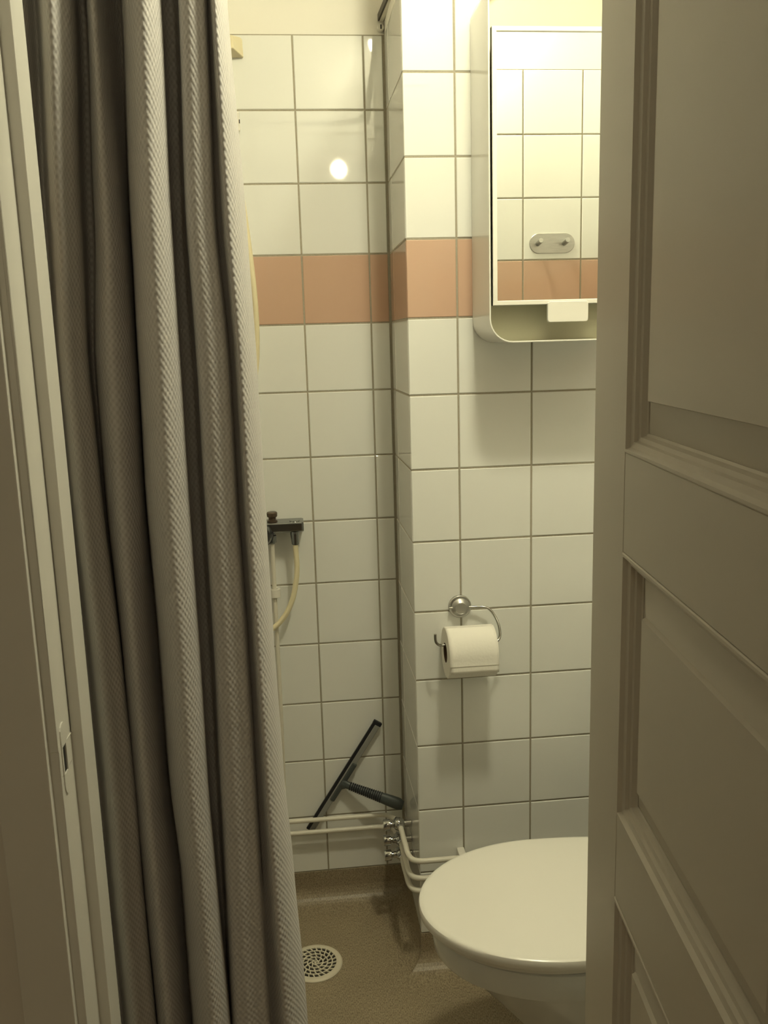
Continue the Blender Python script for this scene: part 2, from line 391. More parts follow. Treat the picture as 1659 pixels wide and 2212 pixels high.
for z in (.25, 1.33, 1.85):
    dpart(MB().lathe((-.004, .034, z), (0, 0, 1), [(0, 0), (0, .006), (.09, .006), (.09, 0)], 16), 'hinge', 'steel', 0)

# ------------------------------------------------------------------ shower curtain
# plan of the folds (x, y) at eight heights
CURTAIN = [
    (1.804, [(-0.3016, 1.12), (-0.2765, 1.1), (-0.2686, 1.14), (-0.2359, 1.058), (-0.2259, 1.074), (-0.2203, 1.102), (-0.2283, 1.17), (-0.2183, 1.175), (-0.2066, 1.12), (-0.1933, 1.08), (-0.1932, 1.125), (-0.1875, 1.185), (-0.1785, 1.185), (-0.1664, 1.115), (-0.1522, 1.078), (-0.14, 1.064), (-0.1304, 1.072), (-0.124, 1.09), (-0.1239, 1.102), (-0.1293, 1.16), (-0.1115, 1.165), (-0.1022, 1.1), (-0.093, 1.0885), (-0.0834, 1.0925), (-0.0758, 1.0965), (-0.0744, 1.128), (-0.0696, 1.112), (-0.0644, 1.09), (-0.0605, 1.092), (-0.0566, 1.104), (-0.0539, 1.121), (-0.0525, 1.146), (-0.0592, 1.172)]),
    (1.561, [(-0.3144, 1.12), (-0.2882, 1.1), (-0.28, 1.14), (-0.2516, 1.0756), (-0.2415, 1.0868), (-0.2356, 1.1084), (-0.2422, 1.17), (-0.2303, 1.175), (-0.2179, 1.12), (-0.1997, 1.0896), (-0.19, 1.125), (-0.1919, 1.185), (-0.1882, 1.185), (-0.1755, 1.115), (-0.1602, 1.078), (-0.1471, 1.064), (-0.1367, 1.072), (-0.1296, 1.09), (-0.1294, 1.102), (-0.1351, 1.16), (-0.1199, 1.165), (-0.1101, 1.1), (-0.0997, 1.0885), (-0.0894, 1.0925), (-0.0809, 1.0965), (-0.0794, 1.128), (-0.0711, 1.112), (-0.064, 1.09), (-0.0581, 1.092), (-0.0518, 1.104), (-0.0471, 1.121), (-0.0442, 1.146), (-0.0509, 1.172)]),
    (1.398, [(-0.3214, 1.12), (-0.2945, 1.1), (-0.286, 1.14), (-0.2583, 1.08), (-0.2479, 1.09), (-0.2419, 1.11), (-0.2506, 1.17), (-0.244, 1.175), (-0.2309, 1.12), (-0.2079, 1.092), (-0.1918, 1.125), (-0.195, 1.185), (-0.1921, 1.185), (-0.1791, 1.115), (-0.1632, 1.078), (-0.1495, 1.064), (-0.1384, 1.072), (-0.1309, 1.09), (-0.1307, 1.102), (-0.1364, 1.16), (-0.1184, 1.165), (-0.1085, 1.1), (-0.0966, 1.0885), (-0.0845, 1.0925), (-0.0746, 1.0965), (-0.0728, 1.128), (-0.0656, 1.112), (-0.0592, 1.09), (-0.0537, 1.092), (-0.048, 1.104), (-0.0437, 1.121), (-0.041, 1.146), (-0.0479, 1.172)]),
    (1.226, [(-0.3221, 1.12), (-0.2946, 1.1), (-0.2855, 1.14), (-0.2573, 1.08), (-0.2463, 1.09), (-0.2397, 1.11), (-0.2495, 1.17), (-0.2455, 1.175), (-0.2323, 1.12), (-0.2105, 1.092), (-0.196, 1.125), (-0.1992, 1.185), (-0.1962, 1.185), (-0.1829, 1.115), (-0.1664, 1.078), (-0.152, 1.064), (-0.1403, 1.072), (-0.1322, 1.09), (-0.1319, 1.102), (-0.1377, 1.16), (-0.1204, 1.165), (-0.1103, 1.1), (-0.0981, 1.0885), (-0.0856, 1.0925), (-0.0754, 1.0965), (-0.0735, 1.128), (-0.0659, 1.112), (-0.0592, 1.09), (-0.0535, 1.092), (-0.0475, 1.104), (-0.043, 1.121), (-0.0401, 1.146), (-0.0471, 1.172)]),
    (1.031, [(-0.3196, 1.12), (-0.2914, 1.1), (-0.2815, 1.14), (-0.2526, 1.08), (-0.2408, 1.09), (-0.2333, 1.11), (-0.2437, 1.17), (-0.2421, 1.175), (-0.2291, 1.12), (-0.2109, 1.092), (-0.2008, 1.125), (-0.2, 1.185), (-0.1941, 1.185), (-0.1809, 1.115), (-0.1648, 1.078), (-0.1509, 1.064), (-0.1397, 1.072), (-0.1321, 1.09), (-0.1318, 1.102), (-0.1375, 1.16), (-0.1214, 1.165), (-0.1112, 1.1), (-0.098, 1.0885), (-0.0844, 1.0925), (-0.0733, 1.0965), (-0.0713, 1.128), (-0.064, 1.112), (-0.0574, 1.09), (-0.0518, 1.092), (-0.0459, 1.104), (-0.0414, 1.121), (-0.0386, 1.146), (-0.0457, 1.172)]),
    (0.836, [(-0.3209, 1.12), (-0.292, 1.1), (-0.2814, 1.14), (-0.2515, 1.08), (-0.2386, 1.09), (-0.2302, 1.11), (-0.2415, 1.17), (-0.2424, 1.175), (-0.2293, 1.12), (-0.2104, 1.092), (-0.1995, 1.125), (-0.2001, 1.185), (-0.1954, 1.185), (-0.182, 1.115), (-0.166, 1.078), (-0.1521, 1.064), (-0.141, 1.072), (-0.1335, 1.09), (-0.1332, 1.102), (-0.139, 1.16), (-0.1249, 1.165), (-0.1143, 1.1), (-0.1, 1.0885), (-0.0855, 1.0925), (-0.0735, 1.0965), (-0.0713, 1.128), (-0.0632, 1.112), (-0.0561, 1.09), (-0.0499, 1.092), (-0.0432, 1.104), (-0.0382, 1.121), (-0.0349, 1.146), (-0.0423, 1.172)]),
    (0.699, [(-0.3233, 1.12), (-0.2938, 1.1), (-0.2828, 1.14), (-0.253, 1.08), (-0.2401, 1.09), (-0.2319, 1.11), (-0.2424, 1.17), (-0.2416, 1.175), (-0.2284, 1.12), (-0.2088, 1.092), (-0.1967, 1.125), (-0.195, 1.185), (-0.1888, 1.185), (-0.1758, 1.115), (-0.1608, 1.078), (-0.148, 1.064), (-0.1378, 1.072), (-0.1313, 1.09), (-0.1309, 1.102), (-0.1365, 1.16), (-0.1267, 1.165), (-0.1159, 1.1), (-0.1012, 1.0885), (-0.0861, 1.0925), (-0.0736, 1.0965), (-0.0713, 1.128), (-0.0615, 1.112), (-0.0534, 1.09), (-0.0462, 1.092), (-0.0384, 1.104), (-0.0324, 1.121), (-0.0283, 1.146), (-0.0356, 1.172)]),
    (0.474, [(-0.3225, 1.12), (-0.2921, 1.1), (-0.2804, 1.14), (-0.251, 1.08), (-0.2384, 1.09), (-0.2304, 1.11), (-0.2406, 1.17), (-0.2392, 1.175), (-0.2261, 1.12), (-0.2066, 1.092), (-0.1945, 1.125), (-0.1943, 1.185), (-0.1893, 1.185), (-0.1762, 1.115), (-0.1601, 1.078), (-0.1461, 1.064), (-0.1347, 1.072), (-0.1271, 1.09), (-0.1265, 1.102), (-0.1319, 1.16), (-0.1304, 1.165), (-0.1193, 1.1), (-0.1032, 1.0885), (-0.0866, 1.0925), (-0.0729, 1.0965), (-0.0705, 1.128), (-0.0588, 1.112), (-0.0497, 1.09), (-0.0413, 1.092), (-0.032, 1.104), (-0.0248, 1.121), (-0.0198, 1.146), (-0.0271, 1.172)]),
]
def curtain_mesh():
    Z1, Z0, NZ, SUB = 2.066, .10, 60, 7
    keys = [(2.10, CURTAIN[0][1])] + CURTAIN + [(.05, [(a[0] + (a[0] - b[0]) * .8, a[1]) for a, b in zip(CURTAIN[-1][1], CURTAIN[-2][1])])]
    def row(z):
        for i in range(len(keys) - 1):
            (za, A), (zb, B) = keys[i], keys[i + 1]
            if z <= za and z >= zb:
                t = (za - z) / (za - zb); t = t * t * (3 - 2 * t) * .5 + t * .5
                return [(a[0] * (1 - t) + b[0] * t, a[1] * (1 - t) + b[1] * t) for a, b in zip(A, B)]
        return keys[-1][1]
    rows = []
    for j in range(NZ + 1):
        z = Z1 + (Z0 - Z1) * j / NZ
        rows.append(catmull([(x, y, z) for x, y in row(z)], SUB))
    n = len(rows[0]); verts = [tuple(p) for r in rows for p in r]
    ref = rows[NZ // 2]; arc = [0.0]
    for i in range(1, n): arc.append(arc[-1] + (ref[i] - ref[i - 1]).length)
    faces = [(j * n + i, j * n + i + 1, (j + 1) * n + i + 1, (j + 1) * n + i) for j in range(NZ) for i in range(n - 1)]
    me = bpy.data.meshes.new('curtain_cloth'); me.from_pydata(verts, [], faces)
    uvl = me.uv_layers.new(name='cloth')
    for p in me.polygons:
        p.use_smooth = True
        for li in p.loop_indices:
            vi = me.loops[li].vertex_index
            uvl.data[li].uv = (arc[vi % n], verts[vi][2])
    return me
curt = thing('shower_curtain', (-.17, 1.12, .10), 'grey waffle-weave shower curtain hanging in gathered folds beside the doorway', 'curtain')
cl = link('cloth', curtain_mesh(), 'cloth', curt)
sol = cl.modifiers.new('thickness', 'SOLIDIFY'); sol.thickness = .0022; sol.offset = 0
for i, x in enumerate((-.29, -.25, -.21, -.16, -.115, -.07)):
    ring = [(x, 1.12 + .016 * math.cos(t * PI / 8), 2.0775 + .016 * math.sin(t * PI / 8)) for t in range(16)]
    build(MB().tube(ring, .0016, 8, closed=True), 'curtain_ring', 'plastic', curt)

# curtain rail: from the back wall towards the doorway wall, then round to the left wall
rail = thing('curtain_rail', (.235, Y_BACK, 2.10), 'white metal curtain rail with dark grooves fixed at the top of the tiled corner', 'curtain rail')
rp = [Vector((.2345, Y_BACK - .004, 2.100)), Vector((.2745, 1.24, 2.100))]
c0 = Vector((.2745 - .10, 1.225, 2.1))
for k in range(1, 9):
    th = k / 8 * PI / 2; rp.append(Vector((.1745 + .10 * math.cos(th), 1.225 - .10 * math.sin(th), 2.10)))
rp.append(Vector((X_LEFT + .002, 1.122, 2.10)))
def ribbon(path, off, w, z0, z1):
    m = MB(); L_ = []
    for i, p in enumerate(path):
        t = (path[min(i + 1, len(path) - 1)] - path[max(i - 1, 0)]); t.z = 0; t.normalize(); s = Vector((t.y, -t.x, 0))
        a = p + s * (off - w / 2); b = p + s * (off + w / 2)
        L_.append([(a.x, a.y, z0), (b.x, b.y, z0), (b.x, b.y, z1), (a.x, a.y, z1)])
    return m.loft(L_, False)
build(ribbon(rp, 0, .0085, 2.0955, 2.110), 'rail_body', 'railwhite', rail)
build(ribbon(rp, -.0062, .0042, 2.096, 2.1095), 'groove', 'raildark', rail)
build(ribbon(rp, .0062, .0036, 2.096, 2.1095), 'groove', 'raildark', rail)
bk = build(MB().lathe((.2325, Y_BACK, 2.082), (0, -1, 0), [(0, 0), (0, .0075), (.010, .0075), (.012, .006), (.012, 0)], 20), 'end_bracket', 'plastic', rail)
build(MB().box((.2312, Y_BACK - .0135, 2.078), (.2338, Y_BACK - .0118, 2.0865)), 'screw_slot', 'hole', bk)

# ------------------------------------------------------------------ ceiling lamp (above the frame) and hall bulb
LP = Vector((.372, 1.055, 2.372))
lamp = thing('ceiling_lamp', (LP.x, LP.y, CEIL), 'round white metal ceiling lamp with an opal glass bowl', 'lamp')
build(MB().lathe((LP.x, LP.y, CEIL), (0, 0, -1), [(0, 0), (0, .066), (.006, .066), (.010, .070), (CEIL - LP.z + .001, .070), (CEIL - LP.z + .001, .0645), (CEIL - LP.z - .004, .0645), (CEIL - LP.z - .004, 0)], 40), 'lamp_body', 'plastic', lamp)
build(MB().lathe((LP.x, LP.y, LP.z), (0, 0, -1), [(0, 0), (0, .064)] + [(.048 * math.sin(k / 10 * PI / 2), .064 * math.cos(k / 10 * PI / 2)) for k in range(1, 11)], 40), 'glass_bowl', 'globe', lamp)
def sphere(c, r, n=24, m=16, sx=1, sy=1, sz=1):
    mb = MB(); rings = []
    for i in range(1, m):
        ph = PI * i / m; rings.append([(c[0] + sx * r * math.sin(ph) * math.cos(2 * PI * k / n), c[1] + sy * r * math.sin(ph) * math.sin(2 * PI * k / n), c[2] + sz * r * math.cos(ph)) for k in range(n)])
    return mb.loft(rings)
hm = thing('hall_ceiling_lamp', (-.35, -.70, CEIL), 'flat round glass lamp on the hall ceiling', 'lamp')
build(MB().lathe((-.35, -.70, CEIL), (0, 0, -1), [(0, 0), (0, .11), (.02, .11), (.022, .104), (.022, 0)], 40), 'lamp_base', 'plastic', hm)
build(MB().lathe((-.35, -.70, CEIL - .022), (0, 0, -1), [(0, 0), (0, .10), (.012, .095), (.028, .07), (.036, .03), (.037, 0)], 40), 'glass_dome', 'hallglass', hm)
hl = thing('hall_lamp', (.347, -1.2, CEIL), 'small bare bulb hanging from the hall ceiling', 'lamp')
build(MB().lathe((.347, -1.2, CEIL), (0, 0, -1), [(0, 0), (0, .035), (.02, .03), (.045, .018), (.045, 0)], 24), 'lamp_holder', 'plastic', hl)
build(sphere((.347, -1.2, 2.379), .046, sx=.9), 'bulb', 'bulb', hl)

# ------------------------------------------------------------------ mirror cabinet
CX0, CX1, CZ0, CZ1, CY0, CY1, CR = .372, .668, 1.406, 2.045, 1.640, Y_BOX - .001, .045
def rrect(x0, x1, z0, z1, r, n=8):
    p = []
    for cx, cz, a0 in ((x1 - r, z1 - r, 0), (x0 + r, z1 - r, PI / 2), (x0 + r, z0 + r, PI), (x1 - r, z0 + r, 1.5 * PI)):
        for k in range(n + 1): th = a0 + PI / 2 * k / n; p.append((cx + r * math.cos(th), cz + r * math.sin(th)))
    return p
cab = thing('mirror_cabinet', ((CX0 + CX1) / 2, CY1, CZ0), 'white bathroom cabinet with rounded corners and a framed mirror door on the tiled wall', 'cabinet')
def ring3(p, y): return [(x, y, z) for x, z in p]
o_, i_ = rrect(CX0, CX1, CZ0, CZ1, CR), rrect(CX0 + .003, CX1 - .003, CZ0 + .003, CZ1 - .003, CR - .003)
build(MB().loft([ring3(o_, CY1), ring3(o_, CY0 + .001), ring3(rrect(CX0 + .0007, CX1 - .0007, CZ0 + .0007, CZ1 - .0007, CR - .0007), CY0), ring3(rrect(CX0 + .0023, CX1 - .0023, CZ0 + .0023, CZ1 - .0023, CR - .0023), CY0), ring3(i_, CY0 + .001), ring3(i_, CY0 + .05)], True, True, False), 'cabinet_shell', 'cabinet', cab)
build(MB().loft([ring3(i_, CY0 + .05), ring3(i_, CY0 + .052)], False), 'inner_panel', 'recess', cab)
dx0, dx1, dz0, dz1 = .3790, .6610, 1.4740, 1.9490; FW = .0085
cdoor = build(MB().box((dx0, CY0 + .004, dz0), (dx1, CY0 + .012, dz1)), 'mirror_door', 'cabinet', cab)
def sweep_frame(prof, x0, x1, z0, z1):
    m = MB(); k = len(prof); vs = []; fs = []
    for cx, cz, sx, sz in ((x0, z0, 1, 1), (x1, z0, -1, 1), (x1, z1, -1, -1), (x0, z1, 1, -1)): vs += [(cx + sx * w, y, cz + sz * w) for w, y in prof]
    for c in range(4):
        for i in range(k): fs.append((c * k + i, c * k + (i + 1) % k, ((c + 1) % 4) * k + (i + 1) % k, ((c + 1) % 4) * k + i))
    return m.add(vs, fs)
build(sweep_frame([(0, CY0 + .012), (0, CY0 + .0005), (.001, CY0 - .0005), (FW - .001, CY0 - .0005), (FW, CY0 + .0008), (FW, CY0 + .010)], dx0, dx1, dz0, dz1), 'door_frame', 'cabinet', cdoor)
build(MB().box((dx0 + FW - .001, CY0 + .0030, dz0 + FW - .001), (dx1 - FW + .001, CY0 + .0045, dz1 - FW + .001)), 'mirror_glass', 'mirror', cdoor)
tp = rrect(.4815, .5590, 1.4415, 1.4790, .005, 4)
build(MB().loft([ring3(tp, CY0 + .004), ring3(tp, CY0 - .0015), ring3(rrect(.4823, .5582, 1.4423, 1.4782, .0042, 4), CY0 - .0025)], False), 'pull_tab', 'cabinet', cdoor)

# ------------------------------------------------------------------ hook plate opposite the mirror
hk = thing('hook_plate', (.690, Y_FRONT, 1.627), 'brushed steel wall plate with two towel pegs seen in the cabinet mirror', 'hook')
pl = rrect(.631, .750, 1.627, 1.677, .0249, 8)
build(MB().loft([ring3(pl, Y_FRONT + .0002), ring3(pl, Y_FRONT + .0022), ring3(rrect(.632, .749, 1.628, 1.676, .0239, 8), Y_FRONT + .003)], False), 'plate', 'steel', hk)
for x in (.6525, .7225):
    build(MB().lathe((x, Y_FRONT + .002, 1.651), (0, 1, .16), [(0, 0), (0, .0062), (.032, .0062), (.033, .0055), (.033, 0)], 20), 'peg', 'steel', hk)

# ------------------------------------------------------------------ toilet
tl = thing('toilet', (.55, 1.388, 0), 'white porcelain toilet with its lid closed, standing against the side wall', 'toilet')
CYT = 1.388
def lid_outline(tip, a, b, xend, wend, n=22):
    top = []
    for k in range(n + 1):
        th = PI / 2 * k / n; top.append((tip + a * (1 - math.cos(th)), b * math.sin(th)))
    m_ = 6
    for k in range(1, m_ + 1):
        t = k / m_; top.append((tip + a + (xend - tip - a) * t, b + (wend - b) * t * t))
    return [(x, CYT - w) for x, w in top] + [(x, CYT + w) for x, w in reversed(top[1:])]
def lid_ring(d, z, tip=.183): return [(x, y, z) for x, y in lid_outline(tip + d, .24 - d, .178 - d, .628, .155 - d)]
build(MB().loft([lid_ring(.010, .4195), lid_ring(.001, .4205), lid_ring(0, .4225), lid_ring(0, .4335), lid_ring(.0012, .4368), lid_ring(.0040, .4388), lid_ring(.010, .4396), lid_ring(.03, .4402), lid_ring(.07, .4408), lid_ring(.12, .4411)]), 'lid', 'lid', tl)
build(MB().loft([lid_ring(.020, .402), lid_ring(.014, .405), lid_ring(.014, .415), lid_ring(.020, .4185)]), 'seat', 'lid', tl)
for s in (-1, 1): build(MB().lathe((.612, CYT + s * .07, .410), (0, 0, 1), [(0, 0), (0, .014), (.034, .014), (.038, .010), (.038, 0)], 20), 'hinge', 'lid', tl)
def bowl_ring(z, tip, a, b, xend, wend): return [(x, y, z) for x, y in lid_outline(tip, a, b, xend, wend)]
br = [(.000, .400, .16, .105, .80, .095), (.012, .398, .16, .107, .80, .097), (.06, .405, .15, .100, .79, .092), (.13, .395, .16, .100, .78, .095), (.20, .360, .18, .110, .77, .105),
      (.27, .300, .20, .132, .76, .125), (.318, .258, .21, .146, .75, .140), (.345, .232, .225, .154, .74, .146), (.3495, .212, .230, .161, .70, .150), (.356, .208, .232, .163, .70, .151), (.390, .204, .236, .166, .70, .153), (.398, .206, .234, .164, .70, .151), (.401, .212, .228, .158, .70, .146)]
build(MB().loft([bowl_ring(*q) for q in br]), 'bowl', 'ceramic', tl)
cis = MB()
cr = []
for z, d in ((.395, .012), (.41, .002), (.60, 0), (.775, .004), (.785, .008)): cr.append([(x, y, z) for x, y in [(p[0], p[1]) for p in rrect(.665 + d, .853 - d, CYT - .185 + d, CYT + .185 - d, .035, 6)]])
build(cis.loft(cr), 'cistern', 'ceramic', tl)
cl2 = [[(x, y, z) for x, y in rrect(.660 + d, .855 - d, CYT - .190 + d, CYT + .190 - d, .037, 6)] for z, d in ((.785, .002), (.790, 0), (.805, 0), (.812, .006))]
cld = build(MB().loft(cl2), 'cistern_lid', 'ceramic', tl)
build(MB().lathe((.757, CYT, .812), (0, 0, 1), [(0, 0), (0, .02), (.006, .02), (.008, .016), (.008, 0)], 24), 'flush_button', 'chrome', cld)

# ------------------------------------------------------------------ toilet roll and holder
hold = thing('toilet_roll_holder', (.338, Y_BOX, .855), 'chrome wire toilet-roll holder with a round wall rosette', 'roll holder')
build(MB().lathe((.338, Y_BOX, .856), (0, -1, 0), [(0, 0), (0, .0245), (.006, .0245), (.0075, .0232), (.0075, .0200), (.0120, .0197), (.0175, .0150), (.0195, .0122), (.0192, .0118), (.0192, 0)], 40), 'rosette', 'steel', hold)
wire = [(.3130, 1.7805, .8560), (.36, 1.7805, .8560), (.385, 1.776, .8560), (.398, 1.772, .8515), (.408, 1.764, .838), (.4135, 1.752, .822), (.4145, 1.744, .806), (.411, 1.738, .796), (.402, 1.735, .7912), (.385, 1.735, .7907), (.34, 1.735, .7907), (.30, 1.735, .7907), (.286, 1.735, .7912), (.2785, 1.735, .7955), (.2755, 1.735, .803), (.275, 1.735, .816)]
build(MB().tube(catmull(wire, 8), .0028, 12), 'wire_arm', 'dullsteel', hold)
roll = thing('toilet_roll', (.3455, 1.735, .722), 'white toilet paper roll with a loose sheet hanging on the chrome wire holder', 'toilet roll')
RC = Vector((0, 1.735, .7744)); RR, RI = .0535, .0195; RX0, RX1 = .296, .398
rm = MB(); n = 56
def rollring(x, r): return [(x, RC.y + r * math.cos(2 * PI * k / n), RC.z + r * math.sin(2 * PI * k / n)) for k in range(n)]
rm.loft([rollring(RX0, RI + .001), rollring(RX0, RR - .0015), rollring(RX0 + .0012, RR), rollring(RX1 - .0012, RR), rollring(RX1, RR - .0015), rollring(RX1, RI + .001)], True, False, False)
build(rm, 'paper', 'paper', roll)
build(MB().loft([rollring(RX0 - .0003, RI + .0012), rollring(RX1 + .0003, RI + .0012), rollring(RX1 + .0003, RI), rollring(RX0 - .0003, RI), rollring(RX0 - .0003, RI + .0012)], True, False, False), 'core', 'card', roll)
sm = MB(); rows_ = []
for k in range(13):
    th = PI / 2 + k / 12 * PI / 2; rows_.append((RC.y + (RR + .0006) * math.cos(th), RC.z + (RR + .0006) * math.sin(th)))
yy = rows_[-1][0]; rows_ += [(yy - .0004, RC.z - .006), (yy - .0012, RC.z - .012), (yy + .0002, RC.z - .0145), (yy - .0008, RC.z - .022), (yy + .0004, RC.z - .029)]
vs = []
for i, (y, z) in enumerate(rows_):
    last = i == len(rows_) - 1
    for j in range(13): vs.append((RX0 + .0005 + (RX1 - RX0 - .001) * j / 12, y, z + (random.uniform(-.0006, .0006) if last else 0)))
sm.add(vs, [(i * 13 + j, i * 13 + j + 1, (i + 1) * 13 + j + 1, (i + 1) * 13 + j) for i in range(len(rows_) - 1) for j in range(12)], True)
sh = build(sm, 'loose_sheet', 'paper', roll)
q = sh.modifiers.new('thickness', 'SOLIDIFY'); q.thickness = .0004

# ------------------------------------------------------------------ shower mixer, pipes, hose
YM = Y_BACK
mx = thing('shower_mixer', (-.06, YM, .98), 'dulled chrome bar shower mixer on the tiled back wall', 'shower mixer')
mm = MB()
sec = [(2.0155, 1.0105), (2.0135, 1.008), (2.0150, .9905), (2.020, .9865), (2.062, .9865), (2.066, .990), (2.066, 1.0095), (2.063, 1.0115)]
xs = [(-.190, 1), (.012, 1), (.0165, .93)]
mm.loft([[(x, 2.04 + (y - 2.04) * k, .9985 + (z - .9985) * k) for y, z in sec] for x, k in xs], False)
build(mm, 'body', 'oldchrome', mx, bevel=.0012)
for x in (-.175, -.10): build(MB().lathe((x, YM, .998), (0, -1, 0), [(0, 0), (0, .028), (.006, .028), (.010, .016), (.020, .014)], 28), 'wall_rosette', 'oldchrome', mx)
build(MB().lathe((-.083, 2.018, .985), (0, -1, 0), [(0, 0), (0, .027), (.004, .0275), (.016, .0265), (.022, .022), (.022, 0)], 36), 'control_dial', 'oldchrome', mx)
build(MB().lathe((-.083, 2.0185, .985), (0, -1, 0), [(0, .024), (0, .0295), (.0035, .0295), (.0035, .024)], 36), 'dial_ring', 'black', mx)
build(MB().lathe((-.0555, 2.038, 1.010), (0, 0, 1), [(0, 0), (0, .012), (.003, .012), (.005, .0085), (.010, .0085), (.013, .012), (.021, .0125), (.0235, .0105), (.0235, 0)], 28), 'diverter_knob', 'bronze', mx)
build(MB().lathe((-.004, 2.034, 1.0105), (0, 0, 1), [(0, 0), (0, .0125), (.0015, .0120), (.0015, 0)], 24), 'cap_disc', 'oldchrome', mx)
build(MB().lathe((-.0045, 2.028, .987), (0, 0, -1), [(0, 0), (0, .0105), (.004, .0112), (.006, .0112), (.012, .0105), (.030, .0088), (.032, .0075), (.032, 0)], 12, False), 'hose_nut', 'oldchrome', mx)
build(MB().lathe((-.0600, 2.045, .990), (0, 0, -1), [(0, 0), (0, .009), (.012, .0095), (.014, .0125), (.030, .0120), (.034, .0075), (.034, 0)], 12, False), 'inlet_nut', 'oldchrome', mx)
hose = thing('shower_hose', (-.03, 2.028, .75), 'yellowed shower hose looping down from the mixer and up beside the curtain', 'hose')
hp_ = [(-.0045, 2.028, .9548), (-.0040, 2.028, .93), (-.0035, 2.028, .90), (-.0075, 2.028, .865), (-.018, 2.028, .822), (-.038, 2.027, .783), (-.066, 2.025, .756), (-.098, 2.02, .745), (-.135, 2.01, .76), (-.165, 1.995, .82), (-.172, 1.982, .92), (-.155, 1.982, 1.05), (-.125, 1.997, 1.18), (-.095, 2.020, 1.28), (-.0745, 2.030, 1.36), (-.0680, 2.03, 1.43), (-.0675, 2.03, 1.51), (-.0725, 2.03, 1.60), (-.083, 2.03, 1.72), (-.096, 2.028, 1.83), (-.103, 2.022, 1.90)]
build(MB().tube(catmull(hp_, 8), .0063, 14), 'tube', 'hose', hose)
shd = thing('hand_shower', (-.11, 2.01, 1.90), 'cream hand shower hanging in its wall bracket behind the curtain', 'shower head')
build(MB().tube(catmull([(-.103, 2.020, 1.895), (-.108, 2.008, 1.96), (-.118, 1.99, 2.03), (-.13, 1.955, 2.07)], 6), .011, 14, rs=[.0085 + .0035 * k / 18 for k in range(19)]), 'handle', 'hose', shd)
build(MB().lathe((-.130, 1.962, 2.072), (-.25, -.85, -.5), [(-.012, 0), (-.012, .016), (.0, .030), (.012, .034), (.016, .031), (.016, 0)], 28), 'spray_plate', 'hose', shd)
bra = thing('shower_bracket', (-.10, YM, 2.02), 'cream plastic wedge-shaped wall bracket at the top edge of the tiles', 'bracket')
wb = MB(); x0, x1 = -.150, -.0655
wb.loft([[(x0, YM - .0006, 2.022), (x1, YM - .0006, 2.022), (x1, YM - .0006, 2.060), (x0, YM - .0006, 2.060)],
         [(x0, YM - .006, 2.022), (x1, YM - .006, 2.022), (x1 - .004, YM - .006, 2.062), (x0, YM - .006, 2.062)],
         [(x0 + .02, YM - .040, 2.030), (x1 - .018, YM - .040, 2.030), (x1 - .022, YM - .034, 2.058), (x0 + .02, YM - .034, 2.058)]], False)
build(wb, 'wedge', 'hose', bra, bevel=.002)
sb = thing('wall_clip', (-.084, YM, 1.885), 'small white plastic clip with a screw on the upper back wall tiles', 'clip')
build(MB().box((-.108, YM - .012, 1.872), (-.0805, YM - .0004, 1.912)), 'clip_body', 'plastic', sb, bevel=.003)
build(MB().box((-.0822, YM - .0128, 1.888), (-.0804, YM - .009, 1.8955)), 'screw', 'hole', sb)

YP = 2.045; PR = .0058
sup = thing('shower_supply_pipe', (-.061, YP, .20), 'cream painted pipe rising from the floor-level pipes to the shower mixer', 'pipe')
build(MB().tube([(-.0590, YP, .957), (-.0590, YP, .60), (-.0610, YP, .40), (-.0635, YP, .26)] , PR - .0006, 14), 'tube', 'pipe', sup)
cp = build(MB().lathe((-.0575, YP, .846), (0, 0, -1), [(0, .0055), (0, .0125), (.019, .0125), (.019, .0055)], 24).box((-.0655, YP + .008, .832), (-.0535, Y_BACK - .0004, .844)), 'pipe_clip', 'plastic', sup)
def pipe_thing(name, pts, label, r=PR, grp=None):
    e = thing(name, pts[0], label, 'pipe', grp); build(MB().tube(pts, r, 14), 'tube', 'pipe', e); return e
def bend(pts, n=6): return catmull(pts, n)
VX, VY = .206, 1.928
pipe_thing('water_pipe', bend([(X_LEFT + .01, YP, .2415), (-.30, YP, .2415), (-.05, YP, .2415), (.12, YP, .2405), (.165, YP, .2405), (.190, YP - .006, .242), (.203, YP - .030, .248), (.206, VY + .055, .262), (.206, VY + .022, .279)]), 'upper cream pipe along the back wall bending into the top valve')
pipe_thing('water_pipe', bend([(X_LEFT + .01, YP, .2085), (-.30, YP, .2085), (-.05, YP, .2085), (.12, YP, .2080), (.160, YP, .2080), (.188, YP - .008, .211), (.203, YP - .034, .220), (.206, VY + .055, .230), (.206, VY + .022, .238)]), 'lower cream pipe along the back wall bending into the middle valve')
YW = 1.766
for nm, z, lab in (('a', .280, 'top cream pipe from the valves around the tiled corner to the toilet'), ('b', .238, 'middle cream pipe curving from the valves around the tiled corner'), ('c', .207, 'lowest cream pipe curving from the valves around the tiled corner')):
    dy = {'a': 0, 'b': .003, 'c': -.010}[nm]
    pipe_thing('water_pipe', bend([(.2125, VY - .018 + dy, z), (.2125, VY - .05 + dy, z), (.2135, 1.835, z), (.2145, 1.800, z), (.222, 1.776, z), (.240, YW + .001, z), (.268, YW, z), (.33, YW, z), (.45, YW, z), (.80, YW, z)]), lab, .0062)
clp = thing('pipe_bracket', (.335, Y_BOX, .28), 'small white plastic pipe bracket on the tiles behind the toilet lid', 'bracket')
build(MB().box((.3245, 1.757, .270), (.341, Y_BOX - .0005, .2905)), 'bracket_body', 'plastic', clp, bevel=.002)

